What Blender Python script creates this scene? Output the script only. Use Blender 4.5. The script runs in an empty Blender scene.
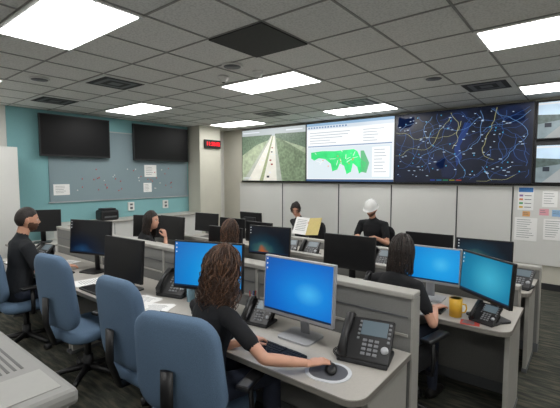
import bpy,bmesh,math,random
from mathutils import Vector,Matrix
random.seed(7)
scene=bpy.context.scene
scene.view_settings.view_transform='Standard'
R=math.radians
V=Vector
def lin(c):
    return tuple(((x/255)/12.92 if x/255<=.04045 else ((x/255+.055)/1.055)**2.4) for x in c)+(1,)
MC={}
def mat(name,col,rough=.6,metal=0,emit=0,var=.0,scale=30,bump=0,coat=0):
    if name in MC: return MC[name]
    m=bpy.data.materials.new(name);m.use_nodes=True
    nt=m.node_tree;b=nt.nodes['Principled BSDF']
    c=lin(col)
    b.inputs['Base Color'].default_value=c;b.inputs['Roughness'].default_value=rough;b.inputs['Metallic'].default_value=metal
    if coat: b.inputs['Coat Weight'].default_value=coat
    tc=nt.nodes.new('ShaderNodeTexCoord')
    if var or bump:
        n=nt.nodes.new('ShaderNodeTexNoise');n.inputs['Scale'].default_value=scale;n.inputs['Detail'].default_value=4
        nt.links.new(tc.outputs['Object'],n.inputs['Vector'])
        if var:
            r=nt.nodes.new('ShaderNodeValToRGB')
            r.color_ramp.elements[0].position=.3;r.color_ramp.elements[1].position=.7
            r.color_ramp.elements[0].color=tuple(x*(1-var) for x in c[:3])+(1,)
            r.color_ramp.elements[1].color=tuple(min(1,x*(1+var)) for x in c[:3])+(1,)
            nt.links.new(n.outputs['Fac'],r.inputs['Fac'])
            nt.links.new(r.outputs['Color'],b.inputs['Base Color'])
            if emit: nt.links.new(r.outputs['Color'],b.inputs['Emission Color'])
        if bump:
            bp=nt.nodes.new('ShaderNodeBump');bp.inputs['Strength'].default_value=bump;bp.inputs['Distance'].default_value=.01
            nt.links.new(n.outputs['Fac'],bp.inputs['Height']);nt.links.new(bp.outputs['Normal'],b.inputs['Normal'])
    if emit:
        b.inputs['Emission Color'].default_value=c;b.inputs['Emission Strength'].default_value=emit
        if emit>0: 
            if not var: b.inputs['Base Color'].default_value=(0,0,0,1)
            b.inputs['Roughness'].default_value=.35
    MC[name]=m;return m
def wallpaper(name,stops,loc=(0,0),sc=(3,4),strength=1.0,noise=False):
    if name in MC: return MC[name]
    m=bpy.data.materials.new(name);m.use_nodes=True;nt=m.node_tree;b=nt.nodes['Principled BSDF']
    b.inputs['Base Color'].default_value=(0.005,.005,.005,1);b.inputs['Roughness'].default_value=.3
    tc=nt.nodes.new('ShaderNodeTexCoord');mp=nt.nodes.new('ShaderNodeMapping');mp.vector_type='TEXTURE'
    mp.inputs['Location'].default_value=(loc[0],0,loc[1]);mp.inputs['Scale'].default_value=(sc[0],1,sc[1])
    nt.links.new(tc.outputs['Object'],mp.inputs['Vector'])
    g=nt.nodes.new('ShaderNodeTexGradient');g.gradient_type='SPHERICAL'
    if noise:
        n=nt.nodes.new('ShaderNodeTexNoise');n.inputs['Scale'].default_value=9;nt.links.new(tc.outputs['Object'],n.inputs['Vector'])
        vm=nt.nodes.new('ShaderNodeVectorMath');vm.operation='SCALE';vm.inputs[3].default_value=.35;nt.links.new(n.outputs['Color'],vm.inputs[0])
        va=nt.nodes.new('ShaderNodeVectorMath');va.operation='ADD';nt.links.new(vm.outputs[0],va.inputs[0]);nt.links.new(mp.outputs['Vector'],va.inputs[1])
        nt.links.new(va.outputs[0],g.inputs['Vector'])
    else: nt.links.new(mp.outputs['Vector'],g.inputs['Vector'])
    r=nt.nodes.new('ShaderNodeValToRGB')
    el=r.color_ramp.elements
    while len(el)<len(stops): el.new(.5)
    for e,(p,c) in zip(el,stops): e.position=p
    for e,(p,c) in zip(el,stops): e.color=lin(c)
    nt.links.new(g.outputs['Fac'],r.inputs['Fac']);nt.links.new(r.outputs['Color'],b.inputs['Emission Color'])
    b.inputs['Emission Strength'].default_value=strength
    MC[name]=m;return m

class MB:
    def __init__(s,name): s.n=name;s.bm=bmesh.new();s.mats=[]
    def mi(s,m):
        if m not in s.mats: s.mats.append(m)
        return s.mats.index(m)
    def add(s,vs,fs,m,M=None,smooth=False):
        i=s.mi(m);bv=[s.bm.verts.new((M@V(v)) if M else V(v)) for v in vs]
        for f in fs:
            try:
                q=s.bm.faces.new([bv[k] for k in f]);q.material_index=i;q.smooth=smooth
            except ValueError: pass
        return s
    def merge(s,t,m,M=None,smooth=False):
        t.verts.index_update()
        s.add([v.co.copy() for v in t.verts],[[v.index for v in f.verts] for f in t.faces],m,M,smooth);t.free();return s
    def box(s,c,d,m,bev=0,M=None,seg=2):
        t=bmesh.new();bmesh.ops.create_cube(t,size=1)
        for v in t.verts: v.co=V((v.co.x*d[0]+c[0],v.co.y*d[1]+c[1],v.co.z*d[2]+c[2]))
        if bev: bmesh.ops.bevel(t,geom=list(t.edges),offset=bev,segments=seg,affect='EDGES',profile=.5)
        return s.merge(t,m,M,False)
    def b2(s,lo,hi,m,bev=0,M=None):
        return s.box([(a+b)/2 for a,b in zip(lo,hi)],[abs(b-a) for a,b in zip(lo,hi)],m,bev,M)
    def ell(s,c,r,m,M=None,u=16,v=12):
        t=bmesh.new();bmesh.ops.create_uvsphere(t,u_segments=u,v_segments=v,radius=1)
        for q in t.verts: q.co=V((q.co.x*r[0]+c[0],q.co.y*r[1]+c[1],q.co.z*r[2]+c[2]))
        return s.merge(t,m,M,True)
    def tube(s,pts,rad,m,side=(1,0,.01),n=10,M=None,caps=True,rnd=False):
        pts=[V(p) for p in pts];rad=[(r,r) if not isinstance(r,(tuple,list)) else r for r in rad]
        if rnd:
            T0=(pts[0]-pts[1]).normalized();T1=(pts[-1]-pts[-2]).normalized();a=rad[0];b=rad[-1]
            pts=[pts[0]+T0*min(a)*.7]+pts+[pts[-1]+T1*min(b)*.7];rad=[(a[0]*.65,a[1]*.65)]+rad+[(b[0]*.65,b[1]*.65)]
        vs=[];fs=[];side=V(side);L=len(pts)
        for i,p in enumerate(pts):
            T=(pts[min(i+1,L-1)]-pts[max(i-1,0)]).normalized()
            S=side-T*side.dot(T)
            if S.length<1e-3: S=T.orthogonal()
            S.normalize();N=T.cross(S)
            for k in range(n):
                a=2*math.pi*k/n;vs.append(p+S*rad[i][0]*math.cos(a)+N*rad[i][1]*math.sin(a))
        for i in range(L-1):
            for k in range(n): fs.append((i*n+k,i*n+(k+1)%n,(i+1)*n+(k+1)%n,(i+1)*n+k))
        if caps: fs.append(tuple(range(n-1,-1,-1)));fs.append(tuple((L-1)*n+k for k in range(n)))
        return s.add(vs,fs,m,M,True)
    def cyl(s,p1,p2,r,m,n=16,r2=None,M=None):
        pts=[V(p1),V(p2)];s.tube(pts,[r,r if r2 is None else r2],m,(1,.02,.01),n,M)
        return s
    def slab(s,outline,z0,z1,m,M=None):
        n=len(outline);vs=[(x,y,z0) for x,y in outline]+[(x,y,z1) for x,y in outline]
        fs=[tuple(range(n-1,-1,-1)),tuple(range(n,2*n))]+[(k,(k+1)%n,n+(k+1)%n,n+k) for k in range(n)]
        return s.add(vs,fs,m,M)
    def pillow(s,w,h,rc,th,m,M,curv=0,taper=0):
        o=rr(w,h,rc,6);n=len(o);rings=[(1,0),(.985,.55),(.94,.85),(.8,1),(.4,1.05)]
        vs=[];fs=[]
        def P(x,z,y): 
            x*=1-taper*(z/h+.5)
            return (x,y*th/2+curv*x*x,z)
        for sg in (1,-1):
            base=len(vs)
            for sc,t in rings:
                for x,z in o: vs.append(P(x*sc,z*sc,t*sg))
            vs.append(P(0,0,1.05*sg))
            for i in range(len(rings)-1):
                for k in range(n):
                    a=(base+i*n+k,base+i*n+(k+1)%n,base+(i+1)*n+(k+1)%n,base+(i+1)*n+k)
                    fs.append(a if sg>0 else a[::-1])
            for k in range(n):
                a=(base+(len(rings)-1)*n+k,base+(len(rings)-1)*n+(k+1)%n,base+len(rings)*n)
                fs.append(a if sg>0 else a[::-1])
        s.add(vs,fs,m,M,True);return s
    def done(s,loc=(0,0,0),rz=0,parent=None,name=None):
        bmesh.ops.remove_doubles(s.bm,verts=s.bm.verts,dist=1e-5)
        me=bpy.data.meshes.new(s.n);s.bm.to_mesh(me);s.bm.free()
        for m in s.mats: me.materials.append(m)
        o=bpy.data.objects.new(name or s.n,me);scene.collection.objects.link(o)
        o.location=loc;o.rotation_euler=(0,0,rz)
        if parent: o.parent=parent
        return o
def rr(w,h,r,n=5,corners=(1,1,1,1)):
    o=[]
    for (cx,cy,a0,f) in ((w/2,h/2,0,corners[0]),(-w/2,h/2,90,corners[1]),(-w/2,-h/2,180,corners[2]),(w/2,-h/2,270,corners[3])):
        if not f: o.append((cx,cy));continue
        sx=1 if cx>0 else -1;sy=1 if cy>0 else -1
        for k in range(n+1):
            a=R(a0+90*k/n);o.append((cx-sx*r+r*math.cos(a),cy-sy*r+r*math.sin(a)))
    return o

# ---------------- materials
wallw=mat('wall_paint_white',(214,213,208),.7,var=.02,scale=3)
beige=mat('wall_paint_beige',(200,197,184),.7,var=.03,scale=3)
teal=mat('teal_panel',(128,176,180),.8,var=.03,scale=60)
pin=mat('pinboard_fabric',(132,150,156),.95,var=.05,scale=150,bump=.1)
white=mat('white_laminate',(222,222,218),.45,var=.015,scale=4)
wboard=mat('whiteboard',(218,218,214),.35,var=.02,scale=1.5)
black=mat('black_plastic',(22,22,24),.4,var=.1,scale=20)
dark=mat('dark_plastic',(38,39,42),.5,var=.08,scale=20)
grayd=mat('gray_plastic',(95,97,100),.5,var=.05,scale=20)
silver=mat('silver_plastic',(176,178,182),.35,.3,var=.03,scale=20)
deskm=mat('desk_laminate',(176,172,165),.45,var=.03,scale=90)
deskedge=mat('desk_edge',(128,124,118),.5,var=.03)
panelf=mat('partition_fabric',(128,128,126),.95,var=.08,scale=180,bump=.15)
capm=mat('partition_trim',(168,166,160),.5,var=.02)
chairf=mat('chair_fabric_blue',(96,120,146),.95,var=.08,scale=200,bump=.2)
chairk=mat('chair_fabric_black',(26,26,29),.95,var=.1,scale=200,bump=.2)
paper=mat('paper',(242,242,240),.8,var=.02,scale=5)
ink=mat('ink_gray',(120,122,125),.8,var=.1)
trof=mat('troffer_frame',(225,225,222),.5,var=.01)
tbar=mat('ceiling_tbar',(150,150,147),.6,var=.02)
lens=mat('light_lens',(253,252,250),emit=13.5)
grille=mat('vent_dark',(52,52,52),.7,var=.1)
red=mat('led_red',(255,24,40),emit=3)

# ---------------- room
def ceilmat():
    m=bpy.data.materials.new('ceiling_tile');m.use_nodes=True;nt=m.node_tree;b=nt.nodes['Principled BSDF']
    tc=nt.nodes.new('ShaderNodeTexCoord');n=nt.nodes.new('ShaderNodeTexNoise');n.inputs['Scale'].default_value=60;n.inputs['Detail'].default_value=6
    nt.links.new(tc.outputs['Object'],n.inputs['Vector']);r=nt.nodes.new('ShaderNodeValToRGB')
    r.color_ramp.elements[0].position=.35;r.color_ramp.elements[0].color=lin((216,216,213));r.color_ramp.elements[1].position=.55;r.color_ramp.elements[1].color=lin((236,236,233))
    nt.links.new(n.outputs['Fac'],r.inputs['Fac']);nt.links.new(r.outputs['Color'],b.inputs['Base Color']);b.inputs['Roughness'].default_value=.95
    return m
def carpet():
    m=bpy.data.materials.new('carpet');m.use_nodes=True;nt=m.node_tree;b=nt.nodes['Principled BSDF']
    tc=nt.nodes.new('ShaderNodeTexCoord');mp=nt.nodes.new('ShaderNodeMapping');mp.inputs['Scale'].default_value=(1.6,9,1)
    n=nt.nodes.new('ShaderNodeTexNoise');n.inputs['Scale'].default_value=3;n.inputs['Detail'].default_value=5
    nt.links.new(tc.outputs['Object'],mp.inputs['Vector']);nt.links.new(mp.outputs['Vector'],n.inputs['Vector'])
    r=nt.nodes.new('ShaderNodeValToRGB');e=r.color_ramp.elements
    e[0].position=.35;e[0].color=lin((38,40,36));e[1].position=.65;e[1].color=lin((84,80,68))
    x=e.new(.5);x.color=lin((58,60,52))
    nt.links.new(n.outputs['Fac'],r.inputs['Fac']);nt.links.new(r.outputs['Color'],b.inputs['Base Color']);b.inputs['Roughness'].default_value=1
    n2=nt.nodes.new('ShaderNodeTexNoise');n2.inputs['Scale'].default_value=300;nt.links.new(tc.outputs['Object'],n2.inputs['Vector'])
    bp=nt.nodes.new('ShaderNodeBump');bp.inputs['Strength'].default_value=.4;bp.inputs['Distance'].default_value=.01
    nt.links.new(n2.outputs['Fac'],bp.inputs['Height']);nt.links.new(bp.outputs['Normal'],b.inputs['Normal'])
    return m
XL,XR,YF,YB,H=-7.6,3.0,-2.5,7.14,2.92
MB('floor').b2((XL-.1,YF-.1,-.1),(XR+.1,YB+.1,0),carpet()).done()
MB('ceiling').b2((XL-.1,YF-.1,H),(XR+.1,YB+.1,H+.1),ceilmat()).done()
MB('wall_left').b2((XL-.1,YF,0),(XL,YB,H),wallw).done()
MB('wall_right').b2((XR,YF,0),(XR+.1,YB,H),wallw).done()
MB('wall_back').b2((XL-.1,YB,0),(XR+.1,YB+.1,H),beige).done()
MB('wall_front').b2((XL-.1,YF-.1,0),(XR+.1,YF,H),wallw).done()
MB('baseboard_back').b2((XL+.45,YB-.015,0),(XR,YB,.1),dark).done()
MB('baseboard_left').b2((XL,YF,0),(XL+.015,1.19,.1),dark).done()
MB('baseboard_right').b2((XR-.015,YF,0),(XR,YB-.02,.1),dark).done()
MB('wall_column').b2((XL,5.95,0),(-7.15,6.6,H),beige).done()
g=MB('ceiling_grid')
x=-.79-.6*12
while x<XR:
    if x>XL: g.box((x,(YF+YB)/2,H-.003),(.018,YB-YF,.006),tbar)
    x+=.6
y=1.05-.61*6
while y<YB:
    if y>YF: g.box(((XL+XR)/2,y,H-.0035),(XR-XL,.018,.005),tbar)
    y+=.61
g.done()
for x0 in (-6.79,-3.79,-.79,2.0):
    for y0 in (-1.39,1.05,3.49,5.93):
        if x0==2.0: w=.6
        else: w=1.2
        t=MB('ceiling_light_panel')
        t.b2((x0,y0,H-.02),(x0+w,y0+.61,H-.009),trof)
        t.b2((x0+.03,y0+.03,H-.024),(x0+w-.03,y0+.58,H-.0195),lens)
        t.done()
def vent(x0,y0):
    t=MB('ceiling_air_vent');w,d=.6,.61
    t.b2((x0,y0,H-.018),(x0+w,y0+d,H-.009),trof)
    for k in range(4):
        a=.05+k*.06
        t.b2((x0+a,y0+a,H-.021-k*.001),(x0+w-a,y0+d-a,H-.018-k*.001),grille if k%2==0 else grayd)
    t.done()
for a in ((-4.99,2.27),(-6.79,2.27),(-4.99,5.32),(-3.19,5.32),(-1.39,5.32),(-.19,2.27)): vent(*a)
MB('ceiling_return_grille').b2((-2.59,2.27,H-.02),(-1.99,2.88,H-.009),grille).done()
for (x,y) in ((-3.0,2.95),(-5.2,1.9),(-1.5,4.8)):
    t=MB('ceiling_speaker');t.cyl((0,0,-.012),(0,0,0),.11,trof,24);t.cyl((0,0,-.016),(0,0,-.011),.09,grayd,24);t.done((x,y,H-.008))
for (x,y) in ((-2.95,3.3),(-3.4,3.2)):
    t=MB('dome_security_camera');t.cyl((0,0,-.03),(0,0,0),.06,trof,20);t.ell((0,0,-.035),(.045,.045,.04),trof);t.ell((0,0,-.05),(.028,.028,.03),dark);t.done((x,y,H-.008))

# left wall teal + board + tvs
MB('teal_wall_panel').b2((XL,2.24,.0),(XL+.02,5.945,H-.01),teal).done()
b=MB('pinboard');b.b2((XL+.021,2.85,1.28),(XL+.04,5.9,2.62),pin)
b.b2((XL+.021,2.83,1.26),(XL+.045,5.92,1.28),silver);b.b2((XL+.021,2.83,2.62),(XL+.045,5.92,2.64),silver);b.done()
pr=mat('pin_red',(200,40,40),.4,var=.05);pw=mat('pin_white',(235,235,235),.4,var=.02)
b=MB('push_pins')
for i in range(40): b.ell((XL+.047,random.uniform(3.6,5.7) if i%3 else random.uniform(3,5.8),random.uniform(1.45,1.95)),(.006,.012,.012),pr if random.random()<.7 else pw,u=8,v=6)
b.done()
for (y,z,w,h) in ((3.05,1.5,.28,.2),(4.9,1.86,.3,.26),(4.82,1.5,.2,.2)):
    t=MB('pinned_paper');t.b2((XL+.041,y-w/2,z-h/2),(XL+.043,y+w/2,z+h/2),paper)
    for k in range(5): t.b2((XL+.043,y-w*.38,z+h*.3-k*h*.15),(XL+.0435,y+w*(.1+.25*random.random()),z+h*.33-k*h*.15),ink)
    t.done()
glossk=mat('tv_glass',(12,12,14),.45,var=.05)
glossk.node_tree.nodes['Principled BSDF'].inputs['Specular IOR Level'].default_value=.2
for (y0,y1,z0,z1) in ((2.68,3.94,2.1,2.84),(4.45,5.85,2.08,2.84)):
    t=MB('wall_television');t.b2((XL+.1,y0,z0),(XL+.15,y1,z1),black,.006)
    t.b2((XL+.15,y0+.02,z0+.03),(XL+.152,y1-.02,z1-.02),glossk)
    t.b2((XL+.046,(y0+y1)/2-.2,z0+.2),(XL+.101,(y0+y1)/2+.2,z1-.2),dark);t.done()
t=MB('storage_cabinet');t.b2((XL+.05,1.2,0.02),(XL+.6,2.2,2.2),white,.006)
t.b2((XL+.6,1.69,.05),(XL+.603,1.7,2.17),ink);t.b2((XL+.602,1.62,1.05),(XL+.625,1.64,1.2),silver);t.b2((XL+.602,1.75,1.05),(XL+.625,1.77,1.2),silver);t.b2((XL+.08,1.22,0),(XL+.57,2.18,.02),dark);t.done()
t=MB('credenza');t.b2((XL+.03,2.7,.0),(XL+.55,5.9,.87),white);t.b2((XL+.025,2.68,.87),(XL+.58,5.92,.9),deskm,.006)
for k in range(1,6): t.b2((XL+.55,2.7+k*.533,.05),(XL+.552,2.71+k*.533,.85),ink)
t.done()
t=MB('label_printer');t.box((0,0,.1),(.26,.36,.2),black,.04);t.box((.0,0,.215),(.2,.26,.03),dark,.012);t.box((.131,0,.07),(.006,.24,.03),grayd);t.done((XL+.32,3.75,.9))
for y in (4.35,5.2):
    t=MB('wall_outlet_box');t.b2((XL+.02,y,1.02),(XL+.05,y+.14,1.2),white,.006);t.b2((XL+.05,y+.04,1.05),(XL+.053,y+.1,1.1),grayd);t.b2((XL+.05,y+.04,1.13),(XL+.053,y+.1,1.17),grayd);t.done()
# clock
e=MB('digital_clock');e.b2((-7.15,6.07,2.41),(-7.09,6.56,2.61),black,.006);clock=e.done()
tx=bpy.data.curves.new('clock_digits','FONT');tx.body='11:38:02';tx.size=.125;tx.align_x='CENTER';tx.align_y='CENTER';tx.extrude=.001;tx.offset=.0015;tx.materials.append(red)
to=bpy.data.objects.new('clock_digits',tx);scene.collection.objects.link(to);to.location=(-7.087,6.315,2.51);to.rotation_euler=(R(90),0,R(90));to.parent=clock

# ---------------- video wall
YS=YB-.1
def scr(name,x0,x1,z0,z1,draw):
    t=MB(name);t.b2((x0,YS,z0),(x1,YB-.002,z1),black)
    X0,X1,Z0,Z1=x0+.014,x1-.014,z0+.014,z1-.014
    def poly(pts,m,l=1):
        y=YS-.0006*l
        t.add([(X0+(X1-X0)*u,y,Z0+(Z1-Z0)*v) for u,v in pts],[tuple(range(len(pts)))],m)
    def rect(u0,v0,u1,v1,m,l=1): poly([(u0,v0),(u1,v0),(u1,v1),(u0,v1)],m,l)
    def line(u0,v0,u1,v1,w,m,l=2):
        d=V((u1-u0,v1-v0))
        if d.length<1e-4:return
        n=V((-d.y,d.x)).normalized()*w
        poly([(u0-n.x,v0-n.y),(u1-n.x,v1-n.y),(u1+n.x,v1+n.y),(u0+n.x,v0+n.y)],m,l)
    draw(poly,rect,line);return t.done()
E=lambda n,c,s=1.0,var=0,sc=30: mat('px_'+n,c,emit=s,var=var,scale=sc)
def d_road(poly,rect,line):
    rect(0,0,1,1,E('field',(132,142,120),1,.25,12))
    rect(0,.84,1,1,E('haze',(190,198,200)),2)
    poly([(0,.5),(.25,.7),(.5,.8),(.5,.88),(0,.88)],E('trees',(82,98,82),1,.35,25),3)
    poly([(.55,.82),(1,.6),(1,.88),(.55,.89)],E('trees',(74,92,70)),3)
    poly([(.62,0),(1,0),(1,.5),(.62,.8),(.56,.8)],E('grove',(96,110,88),1,.35,18),4)
    poly([(.02,0),(.66,0),(.555,.86),(.49,.86)],E('shoulder',(142,146,138),1,.12,10),5)
    poly([(.1,0),(.3,0),(.512,.85),(.5,.85)],E('road',(178,176,168),1,.06,8),6)
    poly([(.36,0),(.58,0),(.545,.85),(.527,.85)],E('road',(178,176,168)),6)
    poly([(.3,0),(.36,0),(.527,.85),(.512,.85)],E('median',(122,130,100),1,.2,30),7)
    cars=[E('carw',(240,240,240)),E('cark',(40,44,52)),E('carr',(150,50,44))]
    for k in range(9):
        v=.06+k*.08;s=.016*(1-v)+.005
        for lane in (0,1):
            if random.random()<.75:
                u=(.2+ (.506-.2)*v/.85) if lane==0 else (.46+(.536-.46)*v/.85)
                u+=random.uniform(-.04,.04)*(1-v);rect(u-s,v,u+s,v+s*1.8,cars[random.randrange(3)],8)
    rect(.02,.93,.3,.955,E('hud',(225,230,235)),9);rect(.72,.93,.96,.955,E('hud',(225,230,235)),9);rect(.02,.04,.16,.06,E('hud',(225,230,235)),9)
    line(.46,.5,.58,.5,.003,E('hud',(225,230,235)),9);line(.52,.42,.52,.58,.003,E('hud',(225,230,235)),9)
def d_gis(poly,rect,line):
    rect(0,0,1,1,E('white',(238,242,244),1.05))
    rect(0,.955,1,1,E('bar',(150,185,215)),2);rect(0,.9,1,.955,E('bar2',(216,226,236)),2)
    bl=E('ln',(120,150,190));gy=E('gy',(190,198,206))
    for k in range(14): rect(.02+k*.035,.915,.04+k*.035,.94,bl,3)
    rect(.02,.62,.98,.88,E('white2',(250,252,252),1.05),2)
    for r in range(5):
        rect(.04,.83-r*.045,.04+.25+.3*random.random(),.842-r*.045,gy,3);rect(.68,.83-r*.045,.8+.12*random.random(),.842-r*.045,gy,3)
    rect(.02,.595,.98,.61,bl,3)
    rect(.02,.05,.98,.58,E('mapbg',(226,238,244)),2)
    G=E('mapgreen',(48,184,104),1,.1,8)
    poly([(.06,.5),(.2,.52),(.36,.51),(.58,.53),(.62,.49),(.66,.36),(.72,.3),(.7,.18),(.64,.13),(.62,.24),(.57,.3),(.55,.16),(.5,.12),(.47,.26),(.42,.3),(.39,.2),(.33,.17),(.31,.3),(.24,.38),(.16,.4),(.1,.36),(.06,.4)],G,4)
    poly([(.66,.16),(.72,.14),(.75,.3),(.69,.5),(.655,.5)],E('mapgreen2',(110,196,140)),4)
    w=E('white2',(250,252,252))
    for i in range(16):
        a,b2=random.uniform(.1,.6),random.uniform(.3,.5);line(a,b2,a+random.uniform(-.08,.08),b2+random.uniform(-.1,.04),.003,w,5)
    for i in range(8):
        a,b2=random.uniform(.2,.6),random.uniform(.25,.48);rect(a,b2,a+.012,b2+.016,E('or',(240,150,50)),6)
    rect(.78,.08,.96,.55,w,5)
    for r in range(8): rect(.8,.5-r*.05,.88+.06*random.random(),.512-r*.05,gy,6)
    rect(0,0,1,.035,E('task',(60,90,130)),6)
def d_night(poly,rect,line):
    rect(0,0,1,1,E('night',(8,14,30),1,.4,2))
    l1=E('nl',(50,84,140));l2=E('nl2',(100,140,190));l3=E('nl3',(170,170,120));lab=E('lab',(180,200,224))
    for c in range(9):
        cx,cy=random.random(),random.uniform(.15,.9);pts=[]
        for k in range(9):
            a=2*math.pi*k/9;r_=random.uniform(.05,.12);pts.append((min(.99,max(.01,cx+math.cos(a)*r_)),min(.98,max(.02,cy+math.sin(a)*r_*1.5))))
        poly(pts,E('patch',(16,28,58)),1.5)
    for c in range(42):
        x,y=random.random(),random.uniform(.03,.97);a=random.uniform(0,6.28);mm=l3 if c%9==0 else (l1 if c%3 else l2)
        for s in range(18):
            a+=random.uniform(-.6,.6);nx,ny=x+math.cos(a)*.035,y+math.sin(a)*.055
            if not(.005<nx<.995 and .02<ny<.98): break
            line(x,y,nx,ny,.0017,mm,2);x,y=nx,ny
    poly([(.5,.22),(.54,.34),(.52,.5),(.56,.64),(.6,.8),(.55,.82),(.51,.62),(.48,.46)],E('bay',(18,50,110)),1.8)
    for i in range(85):
        x=random.uniform(.02,.95);y=random.uniform(.08,.95);w=random.uniform(.008,.022)
        rect(x,y,x+w,y+.009,lab,4)
    for i in range(30):
        x=random.random()*.96;y=random.uniform(.05,.95);rect(x,y,x+.008,y+.014,E('cy',(70,170,220)),4)
    cols=[(40,70,170),(30,120,170),(30,140,100),(150,140,40),(180,70,50)]
    for k,c in enumerate(cols): rect(.3+.05*k,.025,.34+.05*k,.04,E('st%d'%k,c,.7),4)
def d_cctv(poly,rect,line):
    rect(0,0,1,1,E('cc_sky',(150,170,186),.9,.1,3))
    rect(0,0,1,.5,E('cc_gnd',(96,108,112),.9,.15,8),2)
    poly([(.1,0),(.75,0),(.55,.55),(.48,.55)],E('cc_rd',(168,172,172),.9),3)
    poly([(.6,.2),(1,.1),(1,.65),(.6,.55)],E('cc_tr',(60,72,70),.9,.3,20),4)
    poly([(0,.4),(.4,.5),(.4,.62),(0,.66)],E('cc_tr',(60,72,70)),4)
    rect(.1,.3,.2,.42,E('cc_car',(40,48,60),.9),5);rect(0,.93,.5,.98,E('hud',(225,230,235)),5)
scr('video_wall_screen',-6.84,-4.89,1.625,2.88,d_road)
scr('video_wall_screen.001',-4.885,-2.875,1.625,2.88,d_gis)
scr('video_wall_screen.002',-2.87,-.69,1.625,2.88,d_night)
scr('video_wall_monitor',-.66,.22,2.3,2.86,d_cctv)
scr('video_wall_monitor.001',-.66,.22,1.64,2.22,d_cctv)
scr('video_wall_monitor.002',.25,1.13,2.3,2.86,d_cctv)
scr('video_wall_monitor.003',.25,1.13,1.64,2.22,d_cctv)
MB('video_wall_mount').b2((-6.9,YB-.055,1.6),(1.2,YB-.003,1.623),black).b2((-.689,YB-.05,1.63),(1.2,YB-.003,2.88),dark).done()
xs=[-7.0,-5.6,-4.1,-2.95,-1.77,-.94]
for i in range(5):
    t=MB('whiteboard_panel');t.b2((xs[i]+.01,YB-.03,.38),(xs[i+1]-.01,YB-.001,1.58),wboard,.004)
    t.b2((xs[i+1]-.012,YB-.034,.38),(xs[i+1]-.001,YB-.001,1.58),grayd);t.b2((xs[i]+.01,YB-.034,.36),(xs[i+1]-.01,YB-.001,.38),silver);t.done()
t=MB('whiteboard_panel');t.b2((-.93,YB-.03,.38),(1.6,YB-.001,1.6),wboard,.004).done()
cols=[(70,130,200),(225,190,90),(90,170,110),(220,140,100),(150,120,170)]
t=MB('color_code_chart');t.b2((-.87,YB-.034,1.22),(-.66,YB-.031,1.58),paper);t.b2((-.86,YB-.0355,1.5),(-.67,YB-.034,1.57),mat('cc0',cols[0],.7,var=.03))
for k in range(4): t.b2((-.85,YB-.0355,1.25+k*.06),(-.8,YB-.034,1.28+k*.06),mat('cc%d'%(k+1),cols[k+1],.7,var=.03));t.b2((-.78,YB-.0355,1.26+k*.06),(-.69,YB-.034,1.27+k*.06),ink)
t.done()
def post(name,x0,x1,z0,z1,rows=8,m=None):
    t=MB(name);t.b2((x0,YB-.034,z0),(x1,YB-.031,z1),m or paper);w=x1-x0;h=z1-z0
    for k in range(rows):
        z=z1-h*(k+1)/(rows+1.5);t.b2((x0+w*.1,YB-.0355,z-.003),(x0+w*random.uniform(.5,.9),YB-.034,z+.003),ink)
    t.done()
post('posted_notice',-.9,-.6,.74,1.1,9);post('posted_notice',-.55,-.36,1.28,1.52,5);post('posted_notice',-.52,-.28,.78,1.1,8);post('posted_notice',-.22,.0,1.1,1.4,6)
post('posted_notice',-.58,-.46,1.15,1.25,2,mat('note_pink',(230,170,180),.8,var=.03));post('posted_notice',-.42,-.3,1.14,1.24,2,mat('note_blue',(150,190,225),.8,var=.03));post('posted_notice',-.8,-.7,1.12,1.2,2,mat('note_orange',(235,180,120),.8,var=.03))

# ---------------- furniture
DZ=.74
def desk(x0,x1,y0,y1,end=False,back=True):
    w=x1-x0;d=y1-y0;t=MB('workstation_desk')
    o=[(x+(x0+x1)/2,y+(y0+y1)/2) for x,y in rr(w,d,.09,6,(0,0,0,1) if end else (0,0,0,0))]
    t.slab(o,DZ-.006,DZ,deskm)
    t.slab(o,DZ-.034,DZ-.0062,deskedge)
    for x in ((x0+.03,x1-.03)):
        t.b2((x-.015,y0+.12,.03),(x+.015,y1-.02,DZ-.034),capm);t.b2((x-.02,y0+.1,0),(x+.02,y1-.02,.03),grayd)
    t.b2((x0+.046,y1-.05,.15),(x1-.046,y1-.02,DZ-.034),panelf)
    t.done()
def partition(x0,x1,y0,y1,h):
    t=MB('cubicle_partition');n=max(1,round((x1-x0)/1.2))
    t.b2((x0,y0,h-.035),(x1,y1,h),capm,.008)
    t.b2((x0,y0+.005,0),(x1,y1-.005,.09),grayd)
    for k in range(n):
        a=x0+(x1-x0)*k/n;b_=x0+(x1-x0)*(k+1)/n
        t.b2((a+.012,y0+.012,.09),(b_-.012,y1-.012,h-.035),panelf)
        t.b2((a,y0+.006,.09),(a+.012,y1-.006,h-.035),capm);t.b2((b_-.012,y0+.006,.09),(b_,y1-.006,h-.035),capm)
        if h>1:
            t.b2((a+.03,y0+.006,.82),(b_-.03,y0+.013,.835),capm);
            t.b2((a+.03,y0+.008,.93),(b_-.03,y0+.0125,.94),grayd)
    t.done()
for a in (-5.55,-3.95,-2.35): desk(a,a+1.6-.002,1.5,2.14,a==-2.35)
partition(-5.55,-.75,2.15,2.27,1.08)
for a in (-5.3,-3.65,-2.0): desk(a,a+1.6+(.05 if a>-5 else .048) -.002,2.8,3.44,a==-2.0)
partition(-5.3,-.38,3.45,3.53,.9)
for a in (-5.3,-3.65,-2.0): desk(a,a+1.648,3.86,4.49,a==-2.0)
partition(-5.3,-.33,4.5,4.6,.86)
for a in (-5.3,-3.65): desk(a,a+1.648,4.61,5.14)
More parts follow.
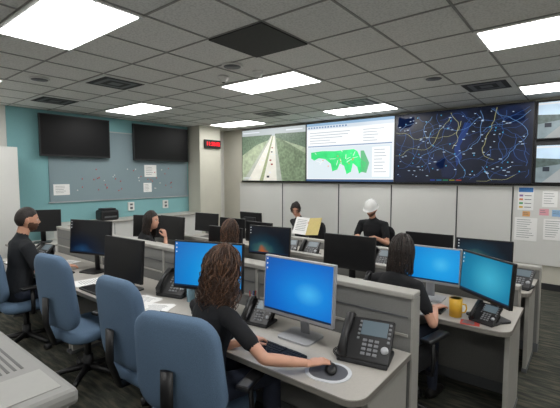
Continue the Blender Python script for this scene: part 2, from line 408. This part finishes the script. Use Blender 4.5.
def chair(x,y,yaw,fab,top=1.1,arms=True,w=.5):
    t=MB('office_chair')
    t.pillow(.5,.48,.12,.09,fab,Matrix.Translation((0,.0,.455))@Matrix.Rotation(R(90),4,'X'))
    hb=top-.53
    t.pillow(w,hb,.13,.075,fab,Matrix.Translation((0,-.27,.53+hb/2))@Matrix.Rotation(R(6),4,'X'),curv=.45,taper=.12)
    t.tube([(0,-.1,.4),(0,-.28,.42),(0,-.34,.6),(0,-.335,.8)],[(.04,.015)]*4,black)
    t.box((0,0,.4),(.3,.3,.04),black,.01)
    t.cyl((0,0,.1),(0,0,.39),.028,black);t.cyl((0,0,.08),(0,0,.22),.04,dark)
    for k in range(5):
        a=2*math.pi*k/5+.3;c,s=math.cos(a),math.sin(a)
        t.tube([(0,0,.12),(c*.17,s*.17,.1),(c*.3,s*.3,.075)],[.03,.024,.018],black)
        t.cyl((c*.3-s*.025,s*.3+c*.025,.03),(c*.3+s*.025,s*.3-c*.025,.03),.03,dark,12)
    if arms:
        for sg in (1,-1):
            t.tube([(sg*.2,-.02,.4),(sg*.3,-.03,.41),(sg*.31,-.03,.5),(sg*.3,-.03,.65)],[(.02,.012)]*4,black,(0,1,0))
            t.box((sg*.3,0,.665),(.08,.26,.03),black,.012)
    t.done((x,y,0),yaw)
wp_blue=wallpaper('wp_blue',[(0,(4,78,160)),(.4,(8,104,196)),(.75,(22,132,216)),(1,(70,180,238))],(.09,.3),(.45,.3),1.0)
wp_blue2=wallpaper('wp_blue2',[(0,(6,106,186)),(.4,(8,132,208)),(.8,(30,156,224)),(1,(70,184,236))],(.1,.3),(.4,.35),1.0)
wp_teal=wallpaper('wp_teal',[(0,(6,90,130)),(.5,(12,126,164)),(1,(60,175,205))],(.05,.3),(.4,.3),.95)
wp_org=wallpaper('wp_orange',[(0,(8,20,34)),(.45,(16,56,74)),(.68,(60,104,104)),(.82,(190,100,50)),(1,(225,150,80))],(-.02,.22),(.3,.22),.7,True)
wp_dk=wallpaper('wp_darkblue',[(0,(5,9,18)),(.5,(10,26,50)),(.8,(28,70,110)),(1,(70,130,160))],(-.03,.24),(.32,.24),.7,True)
wp_off=mat('screen_off',(14,14,17),.3,var=.05)
def monitor(x,y,top,yaw,scrm,w=.53,h=.34,body=black,task=True,tilt=4):
    t=MB('computer_monitor');zc=top-DZ-h/2
    M=Matrix.Translation((0,0,zc))@Matrix.Rotation(R(-tilt),4,'X')
    t.box((0,0,0),(w,.028,h),body,.005,M);t.box((0,.03,-.01),(w*.55,.04,h*.55),dark,.012,M)
    b_=.012;bb=.022
    t.add([(-w/2+b_,-.0147,-h/2+bb),(w/2-b_,-.0147,-h/2+bb),(w/2-b_,-.0147,h/2-b_),(-w/2+b_,-.0147,h/2-b_)],[(0,1,2,3)],scrm,M)
    if scrm not in (wp_off,) and task:
        tk=E('taskbar',(24,44,70),.8);t.add([(-w/2+b_,-.0152,-h/2+bb),(w/2-b_,-.0152,-h/2+bb),(w/2-b_,-.0152,-h/2+bb+.012),(-w/2+b_,-.0152,-h/2+bb+.012)],[(0,1,2,3)],tk,M)
        ic=E('icon',(220,225,230),.9)
        for k in range(3): t.add([(-w/2+.02,-.0152,h/2-.03-k*.03),(-w/2+.03,-.0152,h/2-.03-k*.03),(-w/2+.03,-.0152,h/2-.02-k*.03),(-w/2+.02,-.0152,h/2-.02-k*.03)],[(0,1,2,3)],ic,M)
    sb=silver if body is silver else black
    t.tube([(0,.08,.01),(0,.07,zc*.6),(0,.05,zc)],[(.035,.012)]*3,sb)
    t.slab([(a,b+.03) for a,b in rr(.24,.2,.03)],0,.012,sb)
    t.done((x,y,DZ),yaw)
# row A
monitor(-1.375,1.9,1.24,0,wp_blue,.53,.37,silver)
monitor(-2.16,1.86,1.27,R(20),wp_blue2,.57,.36,black)
monitor(-3.16,1.76,1.21,R(4),wp_off,.55,.37)
monitor(-4.05,1.9,1.29,R(18),wp_dk,.55,.36)
# row B
monitor(-1.0,3.2,1.18,R(2),wp_blue2,.5,.3,silver)
monitor(-.54,3.0,1.19,R(-40),wp_teal,.5,.31,black)
monitor(-1.73,3.2,1.2,R(3),wp_off,.52,.32)
monitor(-2.72,3.22,1.2,R(10),wp_org,.52,.32)
monitor(-4.45,3.2,1.2,R(0),wp_off,.52,.32)
monitor(-3.4,3.2,1.14,R(6),wp_off,.52,.32)
monitor(-5.0,3.2,1.18,R(25),wp_off,.52,.32)
# row C
monitor(-.78,4.18,1.13,R(4),wp_org,.5,.3)
monitor(-1.32,4.2,1.14,R(0),wp_off,.5,.3)
monitor(-3.75,4.2,1.08,R(0),wp_off,.5,.3)
monitor(-4.3,4.2,1.1,R(6),wp_off,.5,.3)
monitor(-4.9,4.2,1.14,R(6),wp_off,.5,.3)
monitor(-4.6,4.95,1.12,R(180),wp_off,.5,.3)
# chairs
chair(-1.66,1.40,R(16),chairf,1.07,w=.56)
chair(-2.3,1.5,R(3),chairf,1.12)
chair(-3.32,1.5,R(8),chairf,1.14)
chair(-4.5,1.42,R(0),chairf,1.06)
chair(-1.06,2.70,R(-12),chairk,.98)
chair(-2.8,2.68,0,chairk,1.0);chair(-4.3,2.7,R(-15),chairk,1.0)
chair(-3.78,5.42,R(165),chairk,.95);chair(-2.6,5.62,R(178),chairk,.95)

btn=mat('phone_buttons',(120,122,126),.5,var=.05);lcd=E('lcd',(120,140,150),.5)
def phone(x,y,yaw,s=1.0):
    t=MB('desk_phone');A=Matrix.Scale(s,4)
    T=A@Matrix.Translation((0,0,.09))@Matrix.Rotation(R(42),4,'X')
    t.box((0,0,0),(.25,.22,.028),black,.008,T)
    t.tube([(.0,.04,.004),(0,.09,.06),(0,.07,.13)],[(.1,.012)]*3,black,(1,0,0),M=A)
    t.box((0,.0,.012),(.24,.18,.022),dark,.006,A)
    t.box((.035,.055,.0155),(.125,.075,.004),lcd,.001,T)
    for r in range(4):
        for c in range(3): t.box((.0+c*.028,-.01-r*.022,.0165),(.02,.014,.006),btn,.002,T)
    for r in range(5):
        t.box((.108,.085-r*.022,.0155),(.012,.012,.005),btn,.002,T);t.box((-.035,.085-r*.022,.0155),(.012,.012,.005),btn,.002,T)
    t.cyl((.098,-.045,.014),(.098,-.045,.02),.018,silver,16,M=T)
    t.tube([(-.09,-.1,.025),(-.09,-.09,.045),(-.09,0,.055),(-.09,.09,.045),(-.09,.11,.02)],[(.024,.014),(.023,.016),(.017,.012),(.023,.016),(.024,.014)],black,(1,0,0),12,T,rnd=True)
    pts=[]
    for k in range(60):
        q=k/59;a=k*1.3
        pts.append((-.1-.05*math.sin(q*math.pi)+.006*math.cos(a),-.1+.16*q,.02+.006*math.sin(a)))
    t.tube(pts,[.0022]*60,black,n=5,M=A)
    t.done((x,y,DZ),yaw)
phone(-.93,1.93,R(12),1.15)
phone(-2.72,1.98,R(15),1.1);phone(-1.74,1.95,R(10),.85)
phone(-.52,2.93,R(-20),.7)
phone(-1.4,3.07,0,.9)
phone(-2.75,4.05,R(8),1.0);phone(-3.05,4.0,R(20),1.0);phone(-1.78,4.05,R(0),1.05);phone(-.47,4.06,R(-10),.95);phone(-3.85,2.98,R(5),.85);phone(-5.2,1.85,R(10))
key=mat('keycap',(34,35,38),.5,var=.05)
def keyboard(x,y,yaw):
    t=MB('keyboard');t.box((0,0,.01),(.44,.14,.018),black,.005)
    for r in range(5):
        for c in range(20):
            if c in (14,): continue
            t.box((-.2+c*.021,.05-r*.024,.0215),(.017,.019,.006),key)
    t.done((x,y,DZ),yaw)
keyboard(-1.4,1.66,R(-3));keyboard(-2.2,1.62,R(15));keyboard(-3.3,1.6,0);keyboard(-4.35,1.68,R(5));keyboard(-1.02,2.95,0);keyboard(-2.75,2.98,0);keyboard(-3.35,2.98,0)
t=MB('mouse_pad');t.slab(rr(.24,.21,.1,8),0,.004,mat('mousepad',(205,208,212),.6,var=.03));t.slab(rr(.2,.17,.08,8),.0041,.0046,mat('mousepad_in',(90,92,98),.6,var=.05));t.done((-1.01,1.665,DZ),R(15))
t=MB('computer_mouse');t.ell((0,0,.012),(.032,.055,.022),black);t.cyl((-.003,.03,.032),(.003,.03,.032),.008,grayd,8);t.done((-1.0,1.675,DZ+.006),R(35))
yel=mat('mug_yellow',(236,184,60),.4,var=.04)
def mug(x,y,m,s=1):
    t=MB('coffee_mug')
    t.tube([(0,0,0),(0,0,.11*s),(0,0,.11*s),(0,0,.02)],[.042,.045,.038,.036],m,(1,0.02,0),20)
    t.tube([(.04,0,.09),(.07,0,.085),(.075,0,.055),(.065,0,.03),(.04,0,.025)],[.006]*5,m,(0,1,0),8);t.done((x,y,DZ),R(30))
mug(-.715,2.93,yel,1.2);mug(-2.98,1.66,mat('mug_white',(225,225,225),.4,var=.03))
def papers(x,y,yaw,w=.22,h=.28,m=None,z=DZ,n=3):
    t=MB('paper_sheets')
    for k in range(n):
        a=R(random.uniform(-12,12));t.box((0,0,.001+k*.0012),(w,h,.001),m or paper,0,Matrix.Rotation(a,4,'Z'))
    for r in range(9): t.box((-.01,h*.36-r*h*.08,.0016+n*.0012-.0008),(w*random.uniform(.5,.75),.005,.0004),ink)
    t.done((x,y,z),yaw)
papers(-2.78,1.68,R(10));papers(-3.68,1.7,R(-8));papers(-2.52,1.64,R(30));papers(-4.72,1.9,R(20));papers(-2.5,4.0,R(5));papers(-3.35,4.0,R(5))
papers(-.6,2.85,R(5),.12,.1,mat('red_folder',(196,70,60),.7,var=.05),n=1);papers(-5.2,1.62,0);papers(-3.75,2.9,R(15))
t=MB('water_bottle');t.tube([(0,0,0),(0,0,.14),(0,0,.17),(0,0,.2)],[.033,.033,.015,.015],mat('bottle',(150,190,210),.15,var=.05),n=16);t.tube([(0,0,.2),(0,0,.22)],[.017,.017],white,n=12);t.done((-2.48,1.95,DZ))
t=MB('pen_cup');t.tube([(0,0,0),(0,0,.1)],[.035,.04],dark,n=16)
for k in range(5): t.cyl((random.uniform(-.015,.015),random.uniform(-.015,.015),.05),(random.uniform(-.03,.03),random.uniform(-.03,.03),.17),.004,[mat('pen_red',(180,40,40),.4),mat('pen_blue',(40,70,160),.4),black][k%3],6)
t.done((-1.9,2.05,DZ))
for x,y in ((-1.8,3.2),(-3.0,1.92)):
    t=MB('computer_tower');t.box((0,0,.21),(.17,.3,.4),black,.008);t.box((0,-.151,.3),(.13,.003,.12),dark);t.box((0,-.152,.12),(.12,.002,.1),grayd)
    for sx in (-.06,.06): t.b2((sx-.01,-.12,0),(sx+.01,.12,.012),dark)
    t.done((x,y,.0))

# office printer foreground
pb=mat('printer_plastic',(142,142,139),.5,var=.02);pd=mat('printer_slot',(96,96,95),.6,var=.03)
t=MB('office_copier')
t.b2((-2.6,.0,.03),(-1.42,.58,.92),pb,.02);t.b2((-2.62,-.02,.93),(-1.4,.6,.99),pb,.02)
t.b2((-2.56,.02,.921),(-1.46,.56,.93),pd)
for k in range(10): t.b2((-2.15,.3+k*.024,.9895),(-1.72,.31+k*.024,.9915),pd)
t.b2((-1.66,.1,.9895),(-1.46,.56,.993),mat('copier_panel',(160,160,156),.5,var=.02),.001)
for k in range(3): t.b2((-2.5,.58,.15+k*.22),(-1.52,.585,.34+k*.22),pd,.002)
for sx in (-2.5,-1.52):
    for sy in (.1,.48): t.cyl((sx-.02,sy,.03),(sx+.02,sy,.03),.03,dark,12)
t.done()

t=MB('side_table');t.b2((-6.75,1.9,.71),(-6.15,2.6,.74),deskm,.005)
for sx in (-6.7,-6.2):
    for sy in (1.95,2.55): t.cyl((sx,sy,0),(sx,sy,.71),.02,grayd)
t.done()
monitor(-6.45,2.3,1.24,R(60),wp_off,.52,.33)

# ---------------- people
def skinmat(n,c): 
    m=mat(n,c,.55,var=.04,scale=25);m.node_tree.nodes['Principled BSDF'].inputs['Subsurface Weight'].default_value=.08;m.node_tree.nodes['Principled BSDF'].inputs['Subsurface Radius'].default_value=(.01,.004,.002);return m
sk1=skinmat('skin_light',(208,158,134));sk2=skinmat('skin_tan',(200,150,124))
shirt=mat('shirt_black',(24,25,29),.9,var=.15,scale=14,bump=.5)
shirt2=mat('polo_charcoal',(30,33,38),.9,var=.15,scale=14,bump=.5)
pants=mat('trousers_dark',(44,50,66),.9,var=.1,scale=14,bump=.3)
shoe=mat('shoe_black',(20,18,17),.5,var=.1)
hbrown=mat('hair_brown',(60,40,29),.55,var=.35,scale=60,bump=.3);hbrown2=mat('hair_brown_light',(98,68,48),.5,var=.3,scale=60)
hdark=mat('hair_dark',(32,23,19),.5,var=.3,scale=90,bump=.5);hdark2=mat('hair_dark_light',(50,36,28),.5,var=.3,scale=40)
stub=mat('beard_stubble',(92,64,50),.8,var=.3,scale=120)
lip=mat('lips',(170,95,90),.5,var=.05);eyew=mat('eye_white',(225,222,216),.3,var=.02);iris=mat('iris',(40,28,20),.2,var=.05)

def to_mesh(bmobj,name,vox,smooth,parent,mats,classify=None):
    me=bpy.data.meshes.new(name+'_src');bmobj.to_mesh(me);bmobj.free()
    o=bpy.data.objects.new(name+'_src',me);scene.collection.objects.link(o)
    r=o.modifiers.new('r','REMESH');r.mode='VOXEL';r.voxel_size=vox;r.use_smooth_shade=True
    s=o.modifiers.new('s','SMOOTH');s.factor=.5;s.iterations=smooth
    bpy.context.view_layer.update();dg=bpy.context.evaluated_depsgraph_get()
    nm=bpy.data.meshes.new_from_object(o.evaluated_get(dg));bpy.data.objects.remove(o);bpy.data.meshes.remove(me)
    nm.name=name;nm.materials.clear()
    for m in mats: nm.materials.append(m)
    for p in nm.polygons:
        p.use_smooth=True
        p.material_index=classify(p.center) if classify else 0
    q=bpy.data.objects.new(name,nm);scene.collection.objects.link(q);q.parent=parent;return q
def ik(S,T,l1,l2,pole):
    d=(T-S);L=min(d.length,.985*(l1+l2));n=d.normalized()
    a=(l1*l1-l2*l2+L*L)/(2*L);h=math.sqrt(max(0,l1*l1-a*a));p=V(pole);p=(p-n*p.dot(n)).normalized()
    return S+n*a+p*h,S+n*L
def make_hand(name,wrist,D,N,right,k,skin,parent,curl=22,spread=4):
    D=D.normalized();N=(N-D*N.dot(D)).normalized()
    mb=MB('h')
    thumb=N.cross(D) if right else -(N.cross(D))
    pk=-thumb
    mb.tube([wrist-D*.03*k,wrist,wrist+D*.035*k,wrist+D*.08*k,wrist+D*.092*k],[(.026*k,.018*k),(.027*k,.018*k),(.037*k,.015*k),(.041*k,.013*k),(.039*k,.011*k)],skin,tuple(pk),14)
    for i,(off,L) in enumerate(((-.031,.072),(-.0105,.08),(.0105,.074),(.031,.058))):
        p=wrist+D*(.082-.004*abs(i-1))*k+pk*off*k;side=pk*math.sin(R((i-1.5)*spread))
        pts=[p];ang=R(curl*.5)
        for s in (.45,.3,.25):
            d=(D*math.cos(ang)-N*math.sin(ang)+side).normalized();p=p+d*L*s*k;pts.append(p.copy());ang+=R(curl)
        mb.tube(pts,[.0095*k,.0088*k,.0082*k,.007*k],skin,tuple(pk),10,rnd=True)
    p=wrist+D*.02*k+thumb*.022*k;pts=[p]
    for (a,s) in ((50,.035),(38,.03),(22,.026)):
        p=p+(D*math.cos(R(a))+thumb*math.sin(R(a))-N*.25).normalized()*s*k;pts.append(p.copy())
    mb.tube(pts,[.015*k,.0125*k,.0105*k,.009*k],skin,tuple(N),10,rnd=True)
    return to_mesh(mb.bm,name,.0042,2,parent,[skin])
def person(name,x,y,yaw,k=1.0,lean=6,hy=0,hp=0,hr=0,hR=None,hL=None,poleR=(.6,-.3,-1),poleL=(-.6,-.3,-1),skin=sk1,shirtm=shirt,hair='long',hm=(hdark,hdark2),beard=None,female=True,hdR=(0,1,0),hdL=(0,1,0),nR=(0,0,1),nL=(0,0,1),hlen=.25,seat=.50,curl=22,hat=False,curlamp=.01,vol=0,locks=260,lr=.0055,vox=.0095):
    e=bpy.data.objects.new(name,None);scene.collection.objects.link(e);e.location=(x,y,0);e.rotation_euler=(0,0,yaw)
    Mi=(Matrix.Translation((x,y,0))@Matrix.Rotation(yaw,4,'Z')).inverted()
    hip=V((0,0,seat+.085));up=V((0,math.sin(R(lean)),math.cos(R(lean))));fw=V((0,math.cos(R(lean)),-math.sin(R(lean))))
    def P(x_,f,h): return hip+V((x_,0,0))*k+fw*f*k+up*h*k
    W=.92 if female else 1.0
    AR=.86 if female else 1.0
    parts=[]
    def part(pts,rad,side,tag,sc=1): parts.append(([V(p) for p in pts],[(a*k*sc,b*k*sc) for a,b in rad],V(side),tag))
    wa=.125 if female else .155
    part([hip+V((0,0,-.04*k)),P(0,0,.03),P(0,0,.12),P(0,.005,.22),P(0,.01,.33),P(0,0,.42),P(0,-.01,.47),P(0,-.01,.505)],
         [(.165,.115),(.175,.125),(wa+.015,.112),(wa,.1),(.16*W,.112),(.17*W,.1),(.13*W,.08),(.06,.06)],(1,0,0),'shirt')
    if female:
        for s in (1,-1): part([P(s*.065,.06,.33),P(s*.065,.085,.31)],[(.055,.055),(.045,.045)],(1,0,0),'shirt')
    part([P(0,-.01,.45),P(0,.0,.52),P(0,.015,.60)],[(.055,.055),(.05,.052),(.05,.055)],(1,0,0),'neck')
    l1,l2=.285*k,.25*k
    hands=[]
    for s,ht,pole,hd,nn,rt in ((1,hR,poleR,hdR,nR,True),(-1,hL,poleL,hdL,nL,False)):
        S=P(s*.185*W,0,.425)
        T=Mi@V(ht) if ht is not None else S+V((s*.05,.2,-.35))
        El,Wr=ik(S,T,l1,l2,pole)
        part([P(s*.1,0,.43),S,S.lerp(El,.35)],[(.06,.065),(.062,.06),(.052,.052)],(0,1,0),'shirt',AR)
        part([S,S.lerp(El,.4),S.lerp(El,.62)],[(.058,.058),(.056,.056),(.054,.054)],(0,1,0),'shirt',AR)
        part([S.lerp(El,.3),El,],[(.045,.045),(.038,.038)],(0,1,0),'skin',AR)
        part([El,El.lerp(Wr,.3),Wr],[(.038,.038),(.04,.038),(.025,.022)],(0,1,0),'skin',AR)
        d=V(hd)
        hands.append((Wr,(Mi.to_3x3()@d),(Mi.to_3x3()@V(nn)),rt))
        kn=V((s*.13*k,.43*k,seat+.06));an=V((s*.13*k,.43*k+.03,.1))
        part([hip+V((s*.09*k,0,0)),hip.lerp(kn,.5)+V((s*.045*k,0,0)),kn],[(.088,.08),(.08,.074),(.06,.058)],(1,0,0),'pants')
        part([kn,kn.lerp(an,.35)+V((0,-.015,0)),an],[(.06,.058),(.058,.06),(.04,.042)],(1,0,0),'pants')
        part([an+V((0,-.05,-.05)),an+V((0,.05,-.055)),an+V((0,.15,-.065))],[(.038,.04),(.044,.036),(.036,.026)],(1,0,0),'shoe')
    mb=MB('b')
    for pts,rad,side,tag in parts: mb.tube(pts,rad,shirt,tuple(side),18,rnd=True)
    order=['shirt','skin','pants','shoe'];pre=[]
    for pts,rad,side,tag in parts:
        for i in range(len(pts)-1):
            a,b=pts[i],pts[i+1];ab=b-a;T=ab.normalized();S_=(side-T*side.dot(T)).normalized()
            pre.append((a,ab,ab.length_squared,T,S_,T.cross(S_),rad[i],rad[i+1],1 if tag in('neck','skin') else order.index(tag)))
    def cls(c):
        best=1e9;bt=0
        for a,ab,l2_,T,S_,N_,r0,r1,tg in pre:
            t=max(0,min(1,(c-a).dot(ab)/l2_));q=c-(a+ab*t)
            ra=r0[0]*(1-t)+r1[0]*t;rb=r0[1]*(1-t)+r1[1]*t
            dd=(math.sqrt((q.dot(S_)/ra)**2+(q.dot(N_)/rb)**2+(q.dot(T)/min(ra,rb))**2)-1)*min(ra,rb)
            if dd<best: best=dd;bt=tg
        return bt
    to_mesh(mb.bm,'body',vox,3,e,[shirtm,skin,pants,shoe],cls)
    for i,(Wr,D,N,rt) in enumerate(hands): make_hand('hand_right' if rt else 'hand_left',Wr,D,N,rt,k*(.92 if female else 1),skin,e,curl)
    hc=P(0,.028,.67)
    HM=Matrix.Translation(hc)@Matrix.Rotation(R(hy),4,'Z')@Matrix.Rotation(R(-hp),4,'X')@Matrix.Rotation(R(hr),4,'Y')@Matrix.Scale(k,4)
    def shape(d,infl=0):
        x_,y_,z_=d;p=V((x_*.076,y_*.094,z_*.115))
        if z_<0:
            t=-z_;p.x*=1-.16*t*t-.05*t
            if y_<0: p.y*=1-.45*t
            else: p.y*=1+.62*t*t
        if y_>0:
            G=lambda a,b,c,d_:math.exp(-(((abs(x_)-a)/b)**2+((z_-c)/d_)**2))
            p.y+=.019*G(0,.11,-.2,.1)+.009*G(0,.09,-.03,.16)-.009*G(.36,.17,.03,.1)+.004*G(.3,.3,.2,.07)+.005*G(0,.26,-.47,.06)-.005*G(0,.3,-.6,.05)+.004*G(0,.25,-.76,.1)
        return p*(1+infl)
    h=MB('head');nu,nv=48,36;vs=[];fs=[[],[],[]]
    for j in range(nv+1):
        el=math.pi*(j/nv-.5)
        for i in range(nu):
            az=2*math.pi*i/nu;vs.append(shape((math.cos(el)*math.cos(az),math.cos(el)*math.sin(az),math.sin(el))))
    def isb(d):
        x_,y_,z_=d
        return beard and y_>.05 and z_<-.38+.2*abs(x_) and not(abs(x_)<.2 and -.53<z_<-.42)
    for j in range(nv):
        for i in range(nu):
            q=(j*nu+i,j*nu+(i+1)%nu,(j+1)*nu+(i+1)%nu,(j+1)*nu+i)
            el=math.pi*((j+.5)/nv-.5);az=2*math.pi*(i+.5)/nu;d=(math.cos(el)*math.cos(az),math.cos(el)*math.sin(az),math.sin(el))
            c=0
            if d[1]>0 and abs(d[0])<.26 and abs(d[2]+.475)<.06: c=1
            elif isb(d): c=2
            fs[c].append(q)
    i0=[h.mi(skin),h.mi(lip),h.mi(beard or hm[0])]
    bv=[h.bm.verts.new(v) for v in vs]
    for c in range(3):
        for q in fs[c]:
            try:
                f_=h.bm.faces.new([bv[a] for a in q]);f_.material_index=i0[c];f_.smooth=True
            except ValueError: pass
    for s in (1,-1):
        h.ell((s*.029,.079,.004),(.0125,.0095,.0075),eyew,u=12,v=8);h.ell((s*.029,.0865,.004),(.005,.003,.0055),iris,u=10,v=6)
        h.tube([(s*.014,.094,.022),(s*.03,.092,.027),(s*.046,.08,.022)],[.0028,.0034,.002],hm[0],n=6)
        h.tube([(s*.016,.0865,.012),(s*.03,.089,.0135),(s*.042,.081,.01)],[.002,.0026,.002],skin,n=6)
        h.ell((s*.077,-.008,-.006),(.008,.019,.031),skin,Matrix.Translation((0,0,0)),u=12,v=10)
        h.ell((s*.082,-.006,-.002),(.005,.01,.018),skin,u=10,v=8)
    ho=h.done(parent=e,name='head');ho.matrix_local=HM
    hh=MB('hair')
    def region(d):
        x_,y_,z_=d
        if female: lim=-.55+.55*max(0,(y_+.35))*1.15 if y_<.15 else .1+.62*(y_-.15)/.85
        else: lim=-.45+.7*max(0,min(1,(y_+.45)/.4)) if y_<.3 else .25+.4*(y_-.3)/.7
        if y_<-.45: lim=-.5
        return z_-lim
    nu,nv=56,44;vid={}
    def vert(j,i):
        i%=nu;key_=(j,i)
        if key_ in vid: return vid[key_]
        el=math.pi*(j/nv-.5);az=2*math.pi*i/nu;d=(math.cos(el)*math.cos(az),math.cos(el)*math.sin(az),math.sin(el))
        r_=region(d);inf=.005+(.11 if female else .075)*max(0,min(1,r_/.35))**.6+random.uniform(-.008,.008)
        x_,y_,z_=d;p=V((x_*.076,y_*.094,z_*.115))
        if z_<0 and y_<0: p.y*=1-.25*(-z_)
        vid[key_]=hh.bm.verts.new(p*(1+inf));return vid[key_]
    mi=hh.mi(hm[0]);hh.mi(hm[1])
    for j in range(nv):
        for i in range(nu):
            el=math.pi*((j+.5)/nv-.5);az=2*math.pi*(i+.5)/nu;d=(math.cos(el)*math.cos(az),math.cos(el)*math.sin(az),math.sin(el))
            if region(d)>0:
                try:
                    f_=hh.bm.faces.new([vert(j,i),vert(j,i+1),vert(j+1,i+1),vert(j+1,i)]);f_.smooth=True;f_.material_index=mi
                except ValueError: pass
    if hair in('long','bun'):
        n=locks if hair=='long' else 60
        for q in range(n):
            ph=random.uniform(-118,118) if hair=='long' else random.uniform(-150,150);s0=random.uniform(1.06,1.2+vol);pts=[];rad=[]
            a=R(ph);cv=random.uniform(0,6.28);fr=random.uniform(5,8);am=curlamp*random.uniform(.5,1.5);ln=hlen*random.uniform(.75,1.05)
            for t in range(16):
                q_=t/15
                if q_<.5 or hair=='bun':
                    el=R(82-(95*q_/.5 if hair=='long' else 95*q_))
                    dd=V((math.sin(a)*math.cos(el),-math.cos(a)*math.cos(el),math.sin(el)));p=V((dd.x*.076,dd.y*.094,dd.z*.115))*s0;last=p.copy()
                else:
                    u_=(q_-.5)/.5;p=last+V((last.x*.12*u_,-.012*u_ - last.y*.15*u_,-ln*u_))
                w_=am*(.25+1.2*q_);tg=V((math.cos(a),math.sin(a),0))
                p=p+tg*w_*math.sin(fr*q_*2+cv)+V((math.sin(a),-math.cos(a),0))*w_*.6*math.cos(fr*q_*2+cv*1.7)
                pts.append(p);rad.append(lr*1.1*(1-.6*q_) if q_>.5 else lr)
            hh.tube(pts,rad,hm[1] if random.random()<.3 else hm[0],n=5)
    if hair=='bun':
        hh.ell((0,-.1,.07),(.04,.038,.038),hm[0])
    o=hh.done(parent=e,name='hair');o.matrix_local=HM
    if hat:
        hw=mat('hard_hat_white',(238,238,236),.25,var=.01,coat=.4);t=MB('hard_hat');vs=[];fs=[];nu=32
        prof=[(1.45,.20),(1.42,.22),(1.22,.24),(1.2,.45),(1.1,.8),(.8,1.12),(.4,1.28),(.01,1.32)]
        for r_,z_ in prof:
            for i in range(nu):
                az=2*math.pi*i/nu;yy=math.sin(az)*r_*.098
                if r_>1.3: yy*= 1.05 if math.sin(az)>0 else .92
                vs.append((math.cos(az)*r_*.084*(.95 if r_>1.3 else 1),yy,z_*.115))
        for j in range(len(prof)-1):
            for i in range(nu): fs.append((j*nu+i,j*nu+(i+1)%nu,(j+1)*nu+(i+1)%nu,(j+1)*nu+i))
        t.add(vs,fs,hw,None,True);t.tube([(0,.1,.08),(0,.06,.14),(0,0,.157),(0,-.06,.14),(0,-.1,.08)],[(.014,.006)]*5,hw)
        o=t.done(parent=e,name='hard_hat');o.matrix_local=HM
    return e
person('seated_woman',-1.64,1.35,R(-8),.97,12,hy=-4,hp=8,hR=(-1.08,1.6,.79),hL=(-1.5,1.58,.80),hdR=(.45,.85,-.02),hdL=(.1,1,-.05),skin=sk1,hair='long',hm=(hbrown,hbrown2),hlen=.2,curlamp=.024,vol=.16,poleR=(.5,-.6,-.5),locks=520,lr=.0038,vox=.007)
person('seated_man',-4.5,1.36,R(-2),1.08,6,hy=-8,hp=4,hR=(-4.32,1.72,.79),hL=(-4.55,1.72,.79),skin=sk2,shirtm=shirt2,hair='short',hm=(hdark,hdark2),beard=stub,female=False)
person('seated_woman',-1.08,2.64,R(-8),.94,10,hy=-3,hp=6,hR=(-.84,2.88,.79),hL=(-1.1,2.94,.79),hdR=(.3,1,0),skin=sk1,hair='long',hm=(hdark,hdark2),hlen=.17,curlamp=.004)
person('seated_woman',-4.3,2.6,R(-22),.94,12,hy=-42,hp=2,hr=-8,hR=(-4.06,2.82,1.0),hL=(-4.2,2.95,.79),hdR=(-.25,-.1,1),nR=(1,.3,0),poleR=(.5,.8,-.6),skin=sk1,hair='long',hm=(hdark,hdark2),hlen=.2,curlamp=.006,curl=45)
person('seated_woman',-2.8,2.6,R(0),.93,8,hp=4,hR=(-2.68,2.92,.79),hL=(-2.85,2.92,.79),skin=sk1,hair='long',hm=(hbrown,hbrown2),hlen=.16)
person('seated_woman',-3.82,5.42,R(172),.94,14,hy=35,hp=24,hR=(-3.62,5.1,.98),hL=(-3.4,5.12,.99),hdR=(.2,-1,.1),hdL=(.0,-1,.1),nR=(-1,0,.3),nL=(1,0,.3),skin=sk1,hair='bun',hm=(hdark,hdark2),curl=35)
person('seated_man',-2.6,5.66,R(182),1.02,12,hy=0,hp=26,hR=(-2.72,5.3,.85),hL=(-2.46,5.3,.85),hdR=(.1,-1,0),hdL=(-.1,-1,0),skin=sk2,hair='short',hm=(hdark,hdark2),beard=stub,female=False,hat=True)
t=MB('document_binder')
M=Matrix.Rotation(R(55),4,'X')
t.box((-.11,0,0),(.22,.3,.004),paper,0,M@Matrix.Rotation(R(8),4,'Y'));t.box((.11,0,0),(.22,.3,.004),mat('paper_yellow',(214,196,130),.8,var=.04),0,M@Matrix.Rotation(R(-8),4,'Y'))
for r in range(7): t.box((-.11,.1-r*.03,.004),(.16,.006,.001),ink,0,M@Matrix.Rotation(R(8),4,'Y'))
t.done((-3.42,4.98,.96),R(10))

# camera
cd=bpy.data.cameras.new('camera');co=bpy.data.objects.new('camera',cd);scene.collection.objects.link(co)
co.location=(0,0,1.75);co.rotation_euler=(R(90-4.14),0,R(38.6));cd.lens=387/560*36;cd.sensor_width=36;cd.clip_start=.05
scene.camera=co
w=bpy.data.worlds.new('world');scene.world=w;w.use_nodes=True;w.node_tree.nodes['Background'].inputs[0].default_value=(.5,.5,.5,1);w.node_tree.nodes['Background'].inputs[1].default_value=.1
